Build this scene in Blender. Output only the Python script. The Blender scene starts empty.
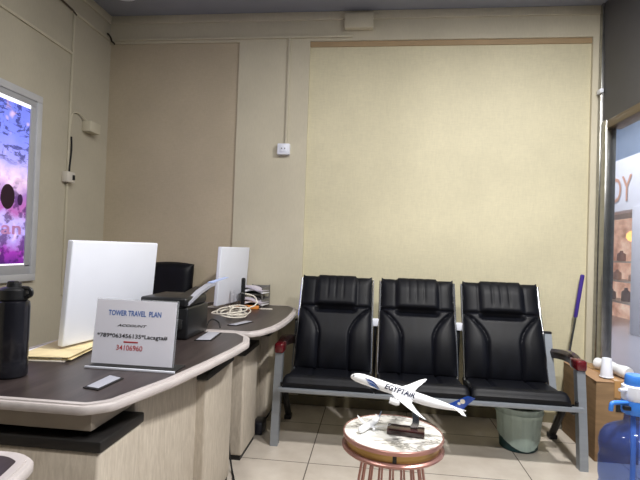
import bpy, bmesh, math, random
from mathutils import Vector, Matrix, Euler
from math import sin, cos, pi, radians as rad
random.seed(7)
S = bpy.context.scene
COL = S.collection

# ------------------------------------------------------------------ camera
cam_d = bpy.data.cameras.new('camera'); cam = bpy.data.objects.new('camera', cam_d); COL.objects.link(cam)
F_PX, YAW, PITCH, ROLL, EYE = 476.84, .1148, .0176, .0344, 1.195
cam_d.sensor_width = 36; cam_d.lens = 36 * F_PX / 640; cam_d.clip_start = .02; cam_d.clip_end = 200
_f = Vector((-sin(YAW) * cos(PITCH), cos(YAW) * cos(PITCH), sin(PITCH)))
_r = Vector((cos(YAW), sin(YAW), 0)); _u = _r.cross(_f)
_r2 = cos(ROLL) * _r + sin(ROLL) * _u; _u2 = -sin(ROLL) * _r + cos(ROLL) * _u
cam.matrix_world = Matrix(((_r2.x, _u2.x, -_f.x, 0), (_r2.y, _u2.y, -_f.y, 0), (_r2.z, _u2.z, -_f.z, EYE), (0, 0, 0, 1)))
S.camera = cam

# ------------------------------------------------------------------ light
W = bpy.data.worlds.new('mall_ambience'); S.world = W; W.use_nodes = True
W.node_tree.nodes['Background'].inputs[0].default_value = (.80, .88, 1.0, 1)
W.node_tree.nodes['Background'].inputs[1].default_value = .05
LAMPS = [(-.55, 1.75, 15), (1.15, 1.85, 72), (1.10, .55, 58), (-.55, .50, 18)]     # recessed ceiling downlights
for i, (lx, ly, pw) in enumerate(LAMPS):
    ld = bpy.data.lights.new('downlight', 'AREA'); ld.shape = 'DISK'; ld.size = .17; ld.energy = pw
    ld.color = (1.0, .975, .945)
    lo = bpy.data.objects.new('downlight_lamp', ld); COL.objects.link(lo); lo.location = (lx, ly, 2.985)
ld = bpy.data.lights.new('mall_ceiling_lamp', 'AREA'); ld.shape = 'RECTANGLE'; ld.size = 1.0; ld.size_y = 4; ld.energy = 170
ld.color = (.93, .96, 1.0)
lo = bpy.data.objects.new('mall_ceiling_lamp', ld); COL.objects.link(lo); lo.location = (3.0, 7.5, 3.75)
S.view_settings.view_transform = 'Standard'; S.view_settings.look = 'None'
S.view_settings.exposure = 0.12; S.view_settings.gamma = 1.0; S.view_settings.use_curve_mapping = False

# ------------------------------------------------------------------ helpers
def lin(c):
    out = []
    for v in c[:3]:
        v = v / 255
        out.append(v / 12.92 if v <= .04045 else ((v + .055) / 1.055) ** 2.4)
    return (*out, 1)

class NT:
    def __init__(s, m): s.t = m.node_tree; s.n = s.t.nodes; s.l = s.t.links; s.b = s.n['Principled BSDF']
    def node(s, t, **k):
        n = s.n.new(t)
        for a, v in k.items(): setattr(n, a, v)
        return n
    def link(s, a, b): s.l.new(a, b)
    def coord(s, scale=(1, 1, 1), loc=(0, 0, 0), rot=(0, 0, 0)):
        tc = s.node('ShaderNodeTexCoord'); mp = s.node('ShaderNodeMapping')
        mp.inputs['Scale'].default_value = scale; mp.inputs['Location'].default_value = loc; mp.inputs['Rotation'].default_value = rot
        s.link(tc.outputs['Object'], mp.inputs['Vector']); return mp.outputs[0]
    def noise(s, vec, scale=5, detail=3, rough=.5, dist=0):
        n = s.node('ShaderNodeTexNoise'); n.inputs['Scale'].default_value = scale; n.inputs['Detail'].default_value = detail
        n.inputs['Roughness'].default_value = rough; n.inputs['Distortion'].default_value = dist
        s.link(vec, n.inputs['Vector']); return n.outputs['Fac']
    def ramp(s, fac, stops, interp='LINEAR'):
        r = s.node('ShaderNodeValToRGB'); r.color_ramp.interpolation = interp
        e = r.color_ramp.elements
        e[0].position, e[0].color = stops[0]; e[1].position, e[1].color = stops[-1]
        for p, c in stops[1:-1]:
            x = e.new(p); x.color = c
        s.link(fac, r.inputs[0]); return r.outputs[0]
    def mix(s, fac, a, b, mode='MIX'):
        m = s.node('ShaderNodeMix', data_type='RGBA', blend_type=mode)
        for v, i in ((fac, 0), (a, 6), (b, 7)):
            if hasattr(v, 'links'): s.link(v, m.inputs[i])
            else: m.inputs[i].default_value = v
        return m.outputs[2]
    def math(s, op, a, b=0.0):
        m = s.node('ShaderNodeMath', operation=op)
        for v, i in ((a, 0), (b, 1)):
            if hasattr(v, 'links'): s.link(v, m.inputs[i])
            else: m.inputs[i].default_value = v
        return m.outputs[0]
    def bump(s, h, strength=.2, dist=.002):
        b = s.node('ShaderNodeBump'); b.inputs['Strength'].default_value = strength; b.inputs['Distance'].default_value = dist
        s.link(h, b.inputs['Height']); s.link(b.outputs[0], s.b.inputs['Normal'])

def mat(name, col, rough=.5, metal=0.0, vary=.06, scale=(6, 6, 6), bump=0, spec=.5, coat=0):
    m = bpy.data.materials.new(name); m.use_nodes = True; n = NT(m); c = lin(col)
    n.b.inputs['Roughness'].default_value = rough; n.b.inputs['Metallic'].default_value = metal
    n.b.inputs['Specular IOR Level'].default_value = spec; n.b.inputs['Coat Weight'].default_value = coat
    f = n.noise(n.coord(scale), 1, 4)
    lo = tuple(v * (1 - vary) for v in c[:3]) + (1,); hi = tuple(min(1, v * (1 + vary)) for v in c[:3]) + (1,)
    n.link(n.ramp(f, [(.3, lo), (.7, hi)]), n.b.inputs['Base Color'])
    if bump: n.bump(f, bump, .002)
    return m

def emit(name, col, strength):
    m = bpy.data.materials.new(name); m.use_nodes = True; n = NT(m)
    n.b.inputs['Base Color'].default_value = lin(col); n.b.inputs['Emission Color'].default_value = lin(col)
    n.b.inputs['Emission Strength'].default_value = strength
    return m

class MB:
    """collects shapes (world coordinates) into one mesh"""
    def __init__(s): s.bm = bmesh.new(); s.mi = 0
    def _add(s, bm, M=None):
        if M: bmesh.ops.transform(bm, matrix=M, verts=bm.verts)
        bmesh.ops.recalc_face_normals(bm, faces=bm.faces)
        vm = {v: s.bm.verts.new(v.co) for v in bm.verts}
        for f in bm.faces:
            try: g = s.bm.faces.new([vm[v] for v in f.verts])
            except ValueError: continue
            g.material_index = s.mi; g.smooth = True
        bm.free(); return s
    def box(s, a, b, bev=0, seg=2, M=None):
        bm = bmesh.new(); bmesh.ops.create_cube(bm, size=1)
        for v in bm.verts:
            v.co = Vector([(a[i] + b[i]) / 2 + v.co[i] * (b[i] - a[i]) for i in range(3)])
        if bev: bmesh.ops.bevel(bm, geom=bm.edges[:], offset=bev, segments=seg, affect='EDGES', profile=.5)
        return s._add(bm, M)
    def tube(s, pts, r, n=10, closed=False, cap=True):
        pts = [Vector(p) for p in pts]; k = len(pts); rs = r if isinstance(r, (list, tuple)) else [r] * k
        bm = bmesh.new(); rings = []; nrm = None
        for i, p in enumerate(pts):
            a = pts[i - 1] if (i > 0 or closed) else p; b = pts[(i + 1) % k] if (i < k - 1 or closed) else p
            t = (b - a).normalized()
            if nrm is None:
                nrm = t.orthogonal().normalized()
            else:
                nrm = (nrm - t * nrm.dot(t)); nrm = nrm.normalized() if nrm.length > 1e-6 else t.orthogonal().normalized()
            bn = t.cross(nrm)
            rings.append([bm.verts.new(p + rs[i] * (cos(2 * pi * j / n) * nrm + sin(2 * pi * j / n) * bn)) for j in range(n)])
        for i in range(k if closed else k - 1):
            A, B = rings[i], rings[(i + 1) % k]
            for j in range(n): bm.faces.new((A[j], A[(j + 1) % n], B[(j + 1) % n], B[j]))
        if cap and not closed: bm.faces.new(rings[0][::-1]); bm.faces.new(rings[-1])
        return s._add(bm)
    def lathe(s, prof, c=(0, 0, 0), n=32, M=None):
        bm = bmesh.new(); rings = []
        for r, z in prof:
            if r < 1e-6: rings.append([bm.verts.new((c[0], c[1], c[2] + z))])
            else: rings.append([bm.verts.new((c[0] + r * cos(2 * pi * j / n), c[1] + r * sin(2 * pi * j / n), c[2] + z)) for j in range(n)])
        for A, B in zip(rings, rings[1:]):
            for j in range(n):
                q = [A[j % len(A)], A[(j + 1) % len(A)], B[(j + 1) % len(B)], B[j % len(B)]]
                q = list(dict.fromkeys(q))
                if len(q) > 2: bm.faces.new(q)
        return s._add(bm, M)
    def loft(s, rings, cap=True, closed=True):
        bm = bmesh.new(); R = [[bm.verts.new(p) for p in r] for r in rings]; n = len(R[0])
        for A, B in zip(R, R[1:]):
            for j in range(n if closed else n - 1): bm.faces.new((A[j], A[(j + 1) % n], B[(j + 1) % n], B[j]))
        if cap and closed: bm.faces.new(R[0][::-1]); bm.faces.new(R[-1])
        return s._add(bm)
    def prism(s, poly, z0, z1, bev=0, M=None):
        bm = bmesh.new(); lo = [bm.verts.new((x, y, z0)) for x, y in poly]; hi = [bm.verts.new((x, y, z1)) for x, y in poly]; n = len(poly)
        for j in range(n): bm.faces.new((lo[j], lo[(j + 1) % n], hi[(j + 1) % n], hi[j]))
        bm.faces.new(lo[::-1]); top = bm.faces.new(hi)
        if bev: bmesh.ops.bevel(bm, geom=[e for e in bm.edges if all(v in hi for v in e.verts)] + [e for e in bm.edges if all(v in lo for v in e.verts)], offset=bev, segments=3, affect='EDGES', profile=.5)
        return s._add(bm, M)
    def quad(s, pts):
        bm = bmesh.new(); bm.faces.new([bm.verts.new(p) for p in pts])
        vm = [s.bm.verts.new(v.co) for v in bm.verts]; f = s.bm.faces.new(vm); f.material_index = s.mi; bm.free(); return s
    def sheet(s, front, back, nu, nv):
        """solid between two surfaces front(i,j) and back(i,j)"""
        bm = bmesh.new()
        A = [[bm.verts.new(front(i / nu, j / nv)) for i in range(nu + 1)] for j in range(nv + 1)]
        B = [[bm.verts.new(back(i / nu, j / nv)) for i in range(nu + 1)] for j in range(nv + 1)]
        for j in range(nv):
            for i in range(nu):
                bm.faces.new((A[j][i], A[j][i + 1], A[j + 1][i + 1], A[j + 1][i]))
                bm.faces.new((B[j][i], B[j + 1][i], B[j + 1][i + 1], B[j][i + 1]))
        for i in range(nu):
            bm.faces.new((A[0][i], B[0][i], B[0][i + 1], A[0][i + 1])); bm.faces.new((A[nv][i], A[nv][i + 1], B[nv][i + 1], B[nv][i]))
        for j in range(nv):
            bm.faces.new((A[j][0], A[j + 1][0], B[j + 1][0], B[j][0])); bm.faces.new((A[j][nu], B[j][nu], B[j + 1][nu], A[j + 1][nu]))
        return s._add(bm)
    def text(s, body, width, height, fn, shear=0, bold=0, depth=.0004, fine=False):
        """lettering laid out on (a, b) in metres, centred, then mapped with fn(a, b, lift)"""
        cu = bpy.data.curves.new('lettering', 'FONT'); cu.body = body; cu.align_x = 'CENTER'; cu.shear = shear; cu.offset = bold; cu.size = 1; cu.resolution_u = 3
        ob = bpy.data.objects.new('lettering', cu); COL.objects.link(ob)
        me = bpy.data.meshes.new_from_object(ob.evaluated_get(bpy.context.evaluated_depsgraph_get()))
        bpy.data.objects.remove(ob); bpy.data.curves.remove(cu)
        xs = [v.co.x for v in me.vertices]; ys = [v.co.y for v in me.vertices]
        x0, x1, y0, y1 = min(xs), max(xs), min(ys), max(ys)
        bm = bmesh.new(); bm.from_mesh(me); bpy.data.meshes.remove(me)
        if fine: bmesh.ops.triangulate(bm, faces=bm.faces); bmesh.ops.subdivide_edges(bm, edges=bm.edges[:], cuts=4, use_grid_fill=True)
        for v in bm.verts:
            v.co = Vector(fn((v.co.x - (x0 + x1) / 2) / (x1 - x0) * width, (v.co.y - y0) / (y1 - y0) * height, depth))
        vm = {v: s.bm.verts.new(v.co) for v in bm.verts}
        for f in bm.faces:
            g = s.bm.faces.new([vm[v] for v in f.verts]); g.material_index = s.mi
        bm.free(); return s
    def build(s, name, mats, parent=None, sharp=35, label=None):
        if not isinstance(mats, (list, tuple)): mats = [mats]
        org = world_origin(parent) if parent else Vector((0, 0, 0))
        if parent is None and s.bm.verts:
            vs = [v.co for v in s.bm.verts]
            org = Vector(((min(v.x for v in vs) + max(v.x for v in vs)) / 2, (min(v.y for v in vs) + max(v.y for v in vs)) / 2, min(v.z for v in vs)))
        for v in s.bm.verts: v.co -= org
        me = bpy.data.meshes.new(name); s.bm.to_mesh(me); s.bm.free()
        for m in mats: me.materials.append(m)
        me.set_sharp_from_angle(angle=rad(sharp))
        o = bpy.data.objects.new(name, me); COL.objects.link(o)
        if parent: o.parent = parent
        else: o.location = org
        if label: o['label'] = label
        return o

def world_origin(o):
    v = Vector((0, 0, 0))
    while o is not None: v += o.location; o = o.parent
    return v
def tag(o, label, cat, group=None):
    o['label'] = label; o['category'] = cat
    if group: o['group'] = group
    return o
def thing(name, label, cat, loc=(0, 0, 0), group=None):
    o = bpy.data.objects.new(name, None); COL.objects.link(o); o.location = loc; o.empty_display_size = .05
    return tag(o, label, cat, group)
def struct(name, mb, m):
    o = mb.build(name, m); o['kind'] = 'structure'; return o
def copy_part(o, parent, dx):
    c = o.copy(); COL.objects.link(c); c.parent = parent; c.location = o.location + Vector(dx)
    for ch in o.children:
        d = ch.copy(); COL.objects.link(d); d.parent = c
    return c
def smooth_path(pts, n=8):
    P = [Vector(p) for p in pts]; out = []
    for i in range(len(P) - 1):
        a, b, c, d = P[max(i - 1, 0)], P[i], P[i + 1], P[min(i + 2, len(P) - 1)]
        for k in range(n):
            t = k / n
            out.append(.5 * ((2 * b) + (c - a) * t + (2 * a - 5 * b + 4 * c - d) * t * t + (3 * b - a - 3 * c + d) * t ** 3))
    out.append(P[-1]); return out
def inset(poly, d):
    n = len(poly); out = []
    for i in range(n):
        p, a, b = Vector(poly[i]), Vector(poly[i - 1]), Vector(poly[(i + 1) % n])
        e1 = (p - a).normalized(); e2 = (b - p).normalized()
        n1 = Vector((-e1.y, e1.x)); n2 = Vector((-e2.y, e2.x)); m = (n1 + n2); m /= max(.4, m.dot(n1))
        out.append(tuple(p + m * d))
    return out
def round_poly(poly, r, seg=5):
    out = []; n = len(poly)
    for i in range(n):
        p, a, b = Vector(poly[i]), Vector(poly[i - 1]), Vector(poly[(i + 1) % n])
        da, db = (a - p), (b - p); k = min(r, da.length * .45, db.length * .45)
        A, B = p + da.normalized() * k, p + db.normalized() * k
        for j in range(seg + 1):
            t = j / seg; out.append(tuple((1 - t) ** 2 * A + 2 * t * (1 - t) * p + t * t * B))
    return out

# ------------------------------------------------------------------ materials
def m_wall(name, col, weave=0):
    m = bpy.data.materials.new(name); m.use_nodes = True; n = NT(m); c = lin(col)
    big = n.noise(n.coord((.9, .9, .9)), 1, 4, .6)
    lo = tuple(v * .85 for v in c[:3]) + (1,); hi = tuple(min(1, v * 1.08) for v in c[:3]) + (1,)
    colr = n.ramp(big, [(.3, lo), (.7, hi)])
    fine = n.noise(n.coord((140, 140, 22)), 1, 2)
    if weave:
        g = n.noise(n.coord((22, 22, 160)), 1, 2)
        fine = n.math('ADD', fine, g); fine = n.math('MULTIPLY', fine, .5)
    colr = n.mix(.16 if weave else .08, colr, n.ramp(fine, [(.3, (.25, .235, .20, 1)), (.7, (1, .99, .95, 1))]), 'MULTIPLY')
    n.link(colr, n.b.inputs['Base Color']); n.b.inputs['Roughness'].default_value = .62
    n.bump(fine, .12, .001)
    return m
M_CREAM = m_wall('cream_woven_wallpaper', (215, 208, 178), 1)
M_CREAM_DIM = m_wall('dim_cream_wallpaper', (192, 179, 156), 1)  # same paper as the cream one, with its lower light put into the colour
M_FRAME = m_wall('greyish_beige_paint', (203, 196, 175))
M_LEFTW = m_wall('beige_paint', (188, 181, 163))
M_CEIL = m_wall('slate_blue_ceiling_paint', (146, 150, 162))
M_BULK = mat('dark_grey_fascia_paint', (72, 72, 76), .55, vary=.12, scale=(3, 3, 3))

def m_floor():
    m = bpy.data.materials.new('beige_floor_tile'); m.use_nodes = True; n = NT(m)
    tc = n.node('ShaderNodeTexCoord'); sp = n.node('ShaderNodeSeparateXYZ'); geo = n.node('ShaderNodeNewGeometry')
    n.link(geo.outputs['Position'], sp.inputs[0])
    def d(o, off):
        a = n.math('ADD', o, off); a = n.math('DIVIDE', a, .6); a = n.math('FRACT', a); a = n.math('SUBTRACT', a, .5); a = n.math('ABSOLUTE', a)
        return n.math('GREATER_THAN', a, .4948)
    g = n.math('MAXIMUM', d(sp.outputs[0], .3286 + 6), d(sp.outputs[1], -2.6525 + 12))
    v = n.noise(n.coord((5, 5, 5)), 1, 6, .65); v2 = n.noise(n.coord((1.3, 1.3, 1)), 1, 2)
    c = n.ramp(v, [(.3, lin((186, 176, 164))), (.7, lin((206, 198, 187)))])
    c = n.mix(.12, c, n.ramp(v2, [(.3, (.5, .48, .45, 1)), (.7, (1, 1, 1, 1))]), 'MULTIPLY')
    n.link(n.mix(g, c, lin((92, 84, 76))), n.b.inputs['Base Color'])
    n.link(n.math('ADD', n.math('MULTIPLY', g, .4), .28), n.b.inputs['Roughness'])
    return m
M_FLOOR = m_floor()
M_MALLFLOOR = mat('pale_mall_floor', (176, 174, 186), .25, vary=.06, scale=(1, 1, 1))
M_STEEL = mat('brushed_stainless', (160, 160, 158), .25, 1, .15, (4, 4, 30))
M_BRONZE = mat('bronze_trim', (104, 88, 66), .4, .5, .15, (5, 5, 5))
M_ALU = mat('grey_aluminium', (150, 156, 164), .42, .55, .05, (3, 3, 40))
M_CHROME = mat('chrome', (205, 207, 212), .16, 1, .04)
M_DARKFRAME = mat('dark_steel', (48, 50, 54), .4, .6)
M_RED = mat('dark_red_lacquer', (92, 18, 26), .22, 0, .15, (20, 20, 20), coat=.5)
M_ARM = mat('dark_brown_lacquer', (40, 22, 20), .25, 0, .2, (20, 20, 20), coat=.4)
M_PLASTIC = mat('black_plastic', (20, 21, 24), .38)
M_RUBBER = mat('black_rubber', (14, 14, 15), .7)
M_WHITE = mat('white_plastic', (226, 230, 242), .38, vary=.02)
M_OFFW = mat('offwhite_plastic', (208, 202, 192), .45, vary=.04)
M_PAPER = mat('white_paper', (236, 236, 244), .6, vary=.02)
M_CREAMPAPER = mat('cream_paper', (224, 208, 164), .7, vary=.08, scale=(20, 20, 20))

def m_leather():
    m = bpy.data.materials.new('black_leatherette'); m.use_nodes = True; n = NT(m)
    v = n.noise(n.coord((220, 220, 220)), 1, 3); w = n.noise(n.coord((14, 14, 5)), 1, 4)
    n.link(n.ramp(w, [(.3, lin((7, 8, 13))), (.7, lin((14, 16, 24)))]), n.b.inputs['Base Color'])
    n.b.inputs['Roughness'].default_value = .48; n.b.inputs['Specular IOR Level'].default_value = .2
    n.bump(n.math('ADD', n.math('MULTIPLY', v, .25), w), .25, .004)
    return m
M_LEATHER = m_leather()

def m_wood(name, a, b, rough, sc=(30, 3, 30)):
    m = bpy.data.materials.new(name); m.use_nodes = True; n = NT(m)
    v = n.noise(n.coord(sc), 1, 6, .6, .6)
    n.link(n.ramp(v, [(.32, lin(a)), (.68, lin(b))]), n.b.inputs['Base Color']); n.b.inputs['Roughness'].default_value = rough
    n.bump(v, .08, .001); return m
M_DARKWOOD = m_wood('dark_walnut_laminate', (40, 33, 33), (64, 55, 54), .36)
M_PALEWOOD = m_wood('pale_oak_laminate', (176, 166, 152), (200, 191, 177), .5, (90, 90, 16))
M_EDGE = mat('pale_edge_laminate', (184, 177, 176), .42, vary=.08, scale=(30, 8, 30))
M_APRON = mat('grey_brown_laminate', (150, 140, 128), .5, vary=.08)
M_CAP = mat('black_brown_laminate', (18, 16, 16), .55, vary=.15)
M_GROM = mat('silver_grommet', (176, 178, 190), .4, .2, .05)

def m_marble():
    m = bpy.data.materials.new('white_veined_marble'); m.use_nodes = True; n = NT(m)
    c = n.coord((5, 9, 5), rot=(0, 0, .5)); v = n.noise(c, 1, 6, .6, 1.4); v2 = n.noise(n.coord((16, 26, 9), rot=(0, 0, .7)), 1, 5, .6, 1)
    a = n.ramp(v, [(.40, lin((238, 238, 234))), (.52, lin((214, 212, 206))), (.56, lin((120, 118, 116))), (.60, lin((226, 224, 218))), (.8, lin((240, 239, 236)))])
    b = n.ramp(v2, [(.62, (1, 1, 1, 1)), (.75, (.62, .55, .47, 1))])
    n.link(n.mix(.6, a, b, 'MULTIPLY'), n.b.inputs['Base Color']); n.b.inputs['Roughness'].default_value = .16
    return m
M_MARBLE = m_marble()
M_ROSE = mat('rose_gold_metal', (176, 132, 124), .32, .7, .08)
M_BRASS = m_wood('brass_band', (170, 132, 72), (206, 172, 108), .3, (4, 4, 60)); M_BRASS.node_tree.nodes['Principled BSDF'].inputs['Metallic'].default_value = .5
M_PLANE = mat('glossy_white_model_paint', (240, 242, 246), .22, vary=.02, coat=.3)
M_NAVY = mat('navy_blue_paint', (26, 66, 152), .3, vary=.1)
M_BLACKINK = mat('black_ink', (26, 26, 34), .6); M_BLUEINK = mat('blue_ink', (72, 112, 184), .6); M_REDINK = mat('red_ink', (190, 52, 56), .6)
M_GOLD = mat('pale_gold_paint', (214, 206, 190), .35, .1)
M_MAHOG = mat('dark_mahogany', (52, 26, 26), .22, 0, .2, (30, 12, 12), coat=.4)
M_CARD = m_wood('brown_cardboard', (120, 95, 66), (140, 112, 80), .75, (4, 4, 30))
M_CARDTOP = mat('paler_cardboard', (168, 134, 102), .75)
M_PURPLE = mat('violet_plastic', (66, 48, 138), .35)
M_TEAL = mat('dark_teal_plastic', (22, 62, 66), .45)
M_LINER = mat('pale_green_liner', (166, 184, 176), .42, vary=.08, scale=(30, 30, 8), bump=.3)
M_BLUEP = mat('blue_plastic', (58, 124, 214), .32)
M_ORANGE = mat('orange_plastic', (222, 140, 66), .45)
M_ASHMETAL = mat('grey_mesh_metal', (120, 118, 116), .45, .4)

def glass_like(name, col, alpha, rough=.05, spec=.5):
    m = bpy.data.materials.new(name); m.use_nodes = True; n = NT(m)
    n.b.inputs['Base Color'].default_value = lin(col); n.b.inputs['Roughness'].default_value = rough; n.b.inputs['Specular IOR Level'].default_value = spec
    tr = n.node('ShaderNodeBsdfTransparent'); mx = n.node('ShaderNodeMixShader'); lw = n.node('ShaderNodeFresnel'); lw.inputs[0].default_value = 1.3
    gm = n.node('ShaderNodeNewGeometry'); fr_ = n.math('MULTIPLY', lw.outputs[0], n.math('SUBTRACT', 1.0, gm.outputs['Backfacing']))
    f = n.math('MAXIMUM', fr_, alpha)
    out = n.n['Material Output']; n.link(f, mx.inputs[0]); n.link(tr.outputs[0], mx.inputs[1]); n.link(n.b.outputs[0], mx.inputs[2]); n.link(mx.outputs[0], out.inputs[0])
    return m, tr
M_GLASS, _t = glass_like('storefront_glass', (190, 200, 215), .13)
M_ACRYL, _t = glass_like('clear_acrylic', (225, 232, 240), .16)
M_WATER, _t = glass_like('blue_bottle_plastic', (46, 86, 176), .24, .10); _t.inputs[0].default_value = lin((196, 210, 240))

# ------------------------------------------------------------------ room shell
XL, XR, D, H = -2.19, 1.579, 3.622, 3.019
YB = -1.6                                     # the room is open to the mall behind the viewer
struct('floor', MB().box((XL - .1, YB, -.1), (XR + .02, D + .15, 0)), M_FLOOR)
struct('ceiling', MB().box((XL - .1, YB, H), (XR + .06, D + .15, H + .1)), M_CEIL)
struct('wall_left', MB().box((XL - .1, YB, 0), (XL, D + .15, H)), M_LEFTW)
struct('wall_back', MB().box((XL, D + .028, 0), (XR + .02, D + .15, H)), M_CREAM)
struct('wall_back_panel', MB().box((XL, D + .016, 0), (-1.09, D + .03, 2.80)), M_CREAM_DIM)
struct('trim_1', MB().box((XL, D, 2.795), (XR, D + .03, H)), M_FRAME)
struct('trim_2', MB().box((-1.107, D, 0), (-.547, D + .03, 2.795)), M_FRAME)
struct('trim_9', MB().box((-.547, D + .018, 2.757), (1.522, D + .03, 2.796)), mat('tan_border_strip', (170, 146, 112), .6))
struct('trim_3', MB().box((1.522, D, 0), (XR, D + .03, 2.795)), M_FRAME)
struct('trim_4', MB().box((XL, D - .012, 2.955), (XR, D + .01, H), .004), M_FRAME)
struct('trim_5', MB().box((XL, YB, 2.955), (XL + .012, D, H), .004), M_FRAME)
struct('wall_foot_shade', MB().box((-1.9, D - .002, 0), (XR, D + .029, .07)), mat('olive_shaded_wall', (120, 112, 88), .5))  # wall foot in shadow: the shade is put into a darker olive strip
# storefront side
struct('trim_6', MB().box((XR, YB, 2.15), (XR + .12, D, H)), M_BULK)
struct('trim_7', MB().box((XR - .006, YB, 2.095), (XR + .10, D - .10, 2.152), .004), M_BRONZE)
post = MB(); post.box((XR - .012, D - .125, 0), (XR + .06, D - .045, 2.16), .008); post.box((XR - .016, D - .045, 0), (XR + .06, D + .0, H), .006)
struct('trim_8', post, M_STEEL)
struct('window_1', MB().box((XR + .035, YB, 0), (XR + .045, D - .12, 2.10)), M_GLASS)
# the mall outside
struct('floor_mall', MB().box((XR + .02, YB - 1, -.12), (9, 16, -.02)), M_MALLFLOOR)
FX = 4.2
fac = MB(); fac.box((FX, 4, 2.02), (FX + .3, 14, 2.92)); fac.box((FX, 4, -.02), (FX + .05, 8.28, 2.02)); fac.box((FX, 9.12, -.02), (FX + .05, 14, 2.02))
struct('wall_mall_shop', fac, mat('white_shop_fascia', (214, 214, 226), .5, vary=.03))
struct('wall_mall_upper', MB().box((FX + .04, 4, 2.92), (FX + .3, 14, 4.2)), mat('blue_grey_mall_panel', (104, 120, 146), .4, vary=.1))
struct('ceiling_mall', MB().box((XR + .13, 4.2, 4.0), (FX + .3, 14, 4.1)), mat('pale_blue_mall_ceiling', (170, 184, 206), .6))
M_GLOW = bpy.data.materials.new('warm_lit_shop_interior'); M_GLOW.use_nodes = True
_n = NT(M_GLOW); _v = _n.noise(_n.coord((1, 2.2, 3.5)), 1, 3)
_c = _n.ramp(_v, [(.3, lin((176, 120, 96))), (.5, lin((226, 180, 156))), (.7, lin((255, 226, 206)))])
_n.link(_c, _n.b.inputs['Base Color']); _n.link(_c, _n.b.inputs['Emission Color']); _n.b.inputs['Emission Strength'].default_value = .6
struct('wall_mall_shop_inside', MB().box((FX + .9, 8.0, -.02), (FX + 1.0, 11.5, 2.02)), M_GLOW)


# ------------------------------------------------------------------ waiting bench
bench = thing('waiting_bench', 'three-seat black padded waiting bench with grey metal legs against the cream wall', 'bench', (.315, 2.9, 0))
SX0, PITCHX = -.252, .5475
def sstep(a, b, x):
    t = max(0, min(1, (x - a) / (b - a))); return t * t * (3 - 2 * t)
BB, BT = Vector((0, 3.145, .40)), Vector((0, 3.375, .985))
BDIR = (BT - BB); BLEN = BDIR.length; BDIR.normalize(); BN = Vector((0, -BDIR.z, BDIR.y))
def back_front(u, v):
    a = 2 * u - 1; hw = .247 - .006 * v
    e = (1 - abs(a) ** 10) * (1 - (1 - v) ** 14) * (1 - v ** 26)
    d = .030 + .028 * e
    d += .018 * math.exp(-((v - .33) / .22) ** 2)                    # lumbar swell
    s = .42 + (.50 * ((v - .34) / .30) ** 2 if v > .34 else 0)
    if v < .66: d -= .015 * math.exp(-((abs(a) - s) / .04) ** 2)     # curved seams
    if v < .66 and abs(a) > s: d += .010 * sstep(s, s + .2, abs(a))
    d -= .014 * math.exp(-((v - .665) / .012) ** 2)                    # cross seam
    hr = sstep(.66, .44, abs(a)) * sstep(.645, .71, v)
    d += .018 * hr * (1 - .55 * sstep(.86, 1, v))                      # pillow
    d -= .034 * math.exp(-((v - .630) / .026) ** 2) * sstep(.64, .45, abs(a))
    if v > .68:
        for q in (-.24, -.02, .20): d -= .004 * math.exp(-((a - q) / .03) ** 2) * sstep(.70, .80, v)
        d -= .006 * math.exp(-((abs(a) - .60) / .035) ** 2)
    top = .012 * sstep(.9, 1, v) * (1 if abs(a) < .55 else .25) + (.008 * sstep(.93, 1, abs(a)) * sstep(.94, 1, v))
    p = BB + BDIR * (v * BLEN + top) + BN * d
    return Vector((SX0 + a * hw, p.y, p.z))
def back_back(u, v):
    a = 2 * u - 1; p = BB + BDIR * (v * BLEN * .995) - BN * (.018 + .012 * (1 - a * a)); return Vector((SX0 + a * (.247 - .006 * v), p.y, p.z))
backrest = MB().sheet(back_front, back_back, 72, 84).build('backrest', M_LEATHER, bench, 60)
for sgn in (-1, 1):
    x = SX0 + sgn * .252; q = []
    for v in (-.02, .2, .45, .7, .9, .985):
        p = BB + BDIR * v * BLEN + BN * (.022 + .012 * math.exp(-((v - .33) / .22) ** 2)); q.append((x - sgn * .003 * v, p.y, p.z))
    MB().tube(smooth_path(q, 5), .0075, 8).build('side_rail', M_CHROME, backrest)
SZ = .398
def seat_top(u, w):
    a = 2 * u - 1; y = 3.20 - .40 * w
    e = (1 - abs(a) ** 24)
    z = SZ + .012 * e + .012 * w - .012 * (1 - e)
    z -= .016 * math.exp(-((abs(a) - .45) / .035) ** 2) * sstep(.78, .66, w) * sstep(.02, .15, w)
    z -= .012 * math.exp(-((w - .74) / .02) ** 2)
    z += .014 * math.exp(-((w - .86) / .08) ** 2)
    z -= .030 * sstep(.92, 1, w) ** 1.5
    return Vector((SX0 + a * (.252 + .018 * w), y, z))
def seat_bot(u, w):
    a = 2 * u - 1; y = 3.20 - .385 * w; return Vector((SX0 + a * (.247 + .016 * w), y, .345 + .008 * w))
seat = MB().sheet(seat_top, seat_bot, 60, 60).build('seat', M_LEATHER, bench, 60)
for k in (1, 2):
    copy_part(backrest, bench, (k * PITCHX, 0, 0)); copy_part(seat, bench, (k * PITCHX, 0, 0))
x0, x1 = -.565, 1.20
MB().box((x0 + .02, 2.796, .336), (x1 - .02, 2.83, .362), .006).build('front_rail', M_ALU, bench)
MB().box((x0 + .03, 3.03, .275), (x1 - .03, 3.10, .335), .008).build('beam', M_DARKFRAME, bench)
for k in range(3):
    xc = SX0 + k * PITCHX
    for sgn in (-1, 1):
        MB().box((xc + sgn * .18 - .012, 2.85, .325), (xc + sgn * .18 + .012, 3.22, .348), .003).build('seat_bracket', M_DARKFRAME, bench)
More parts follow.
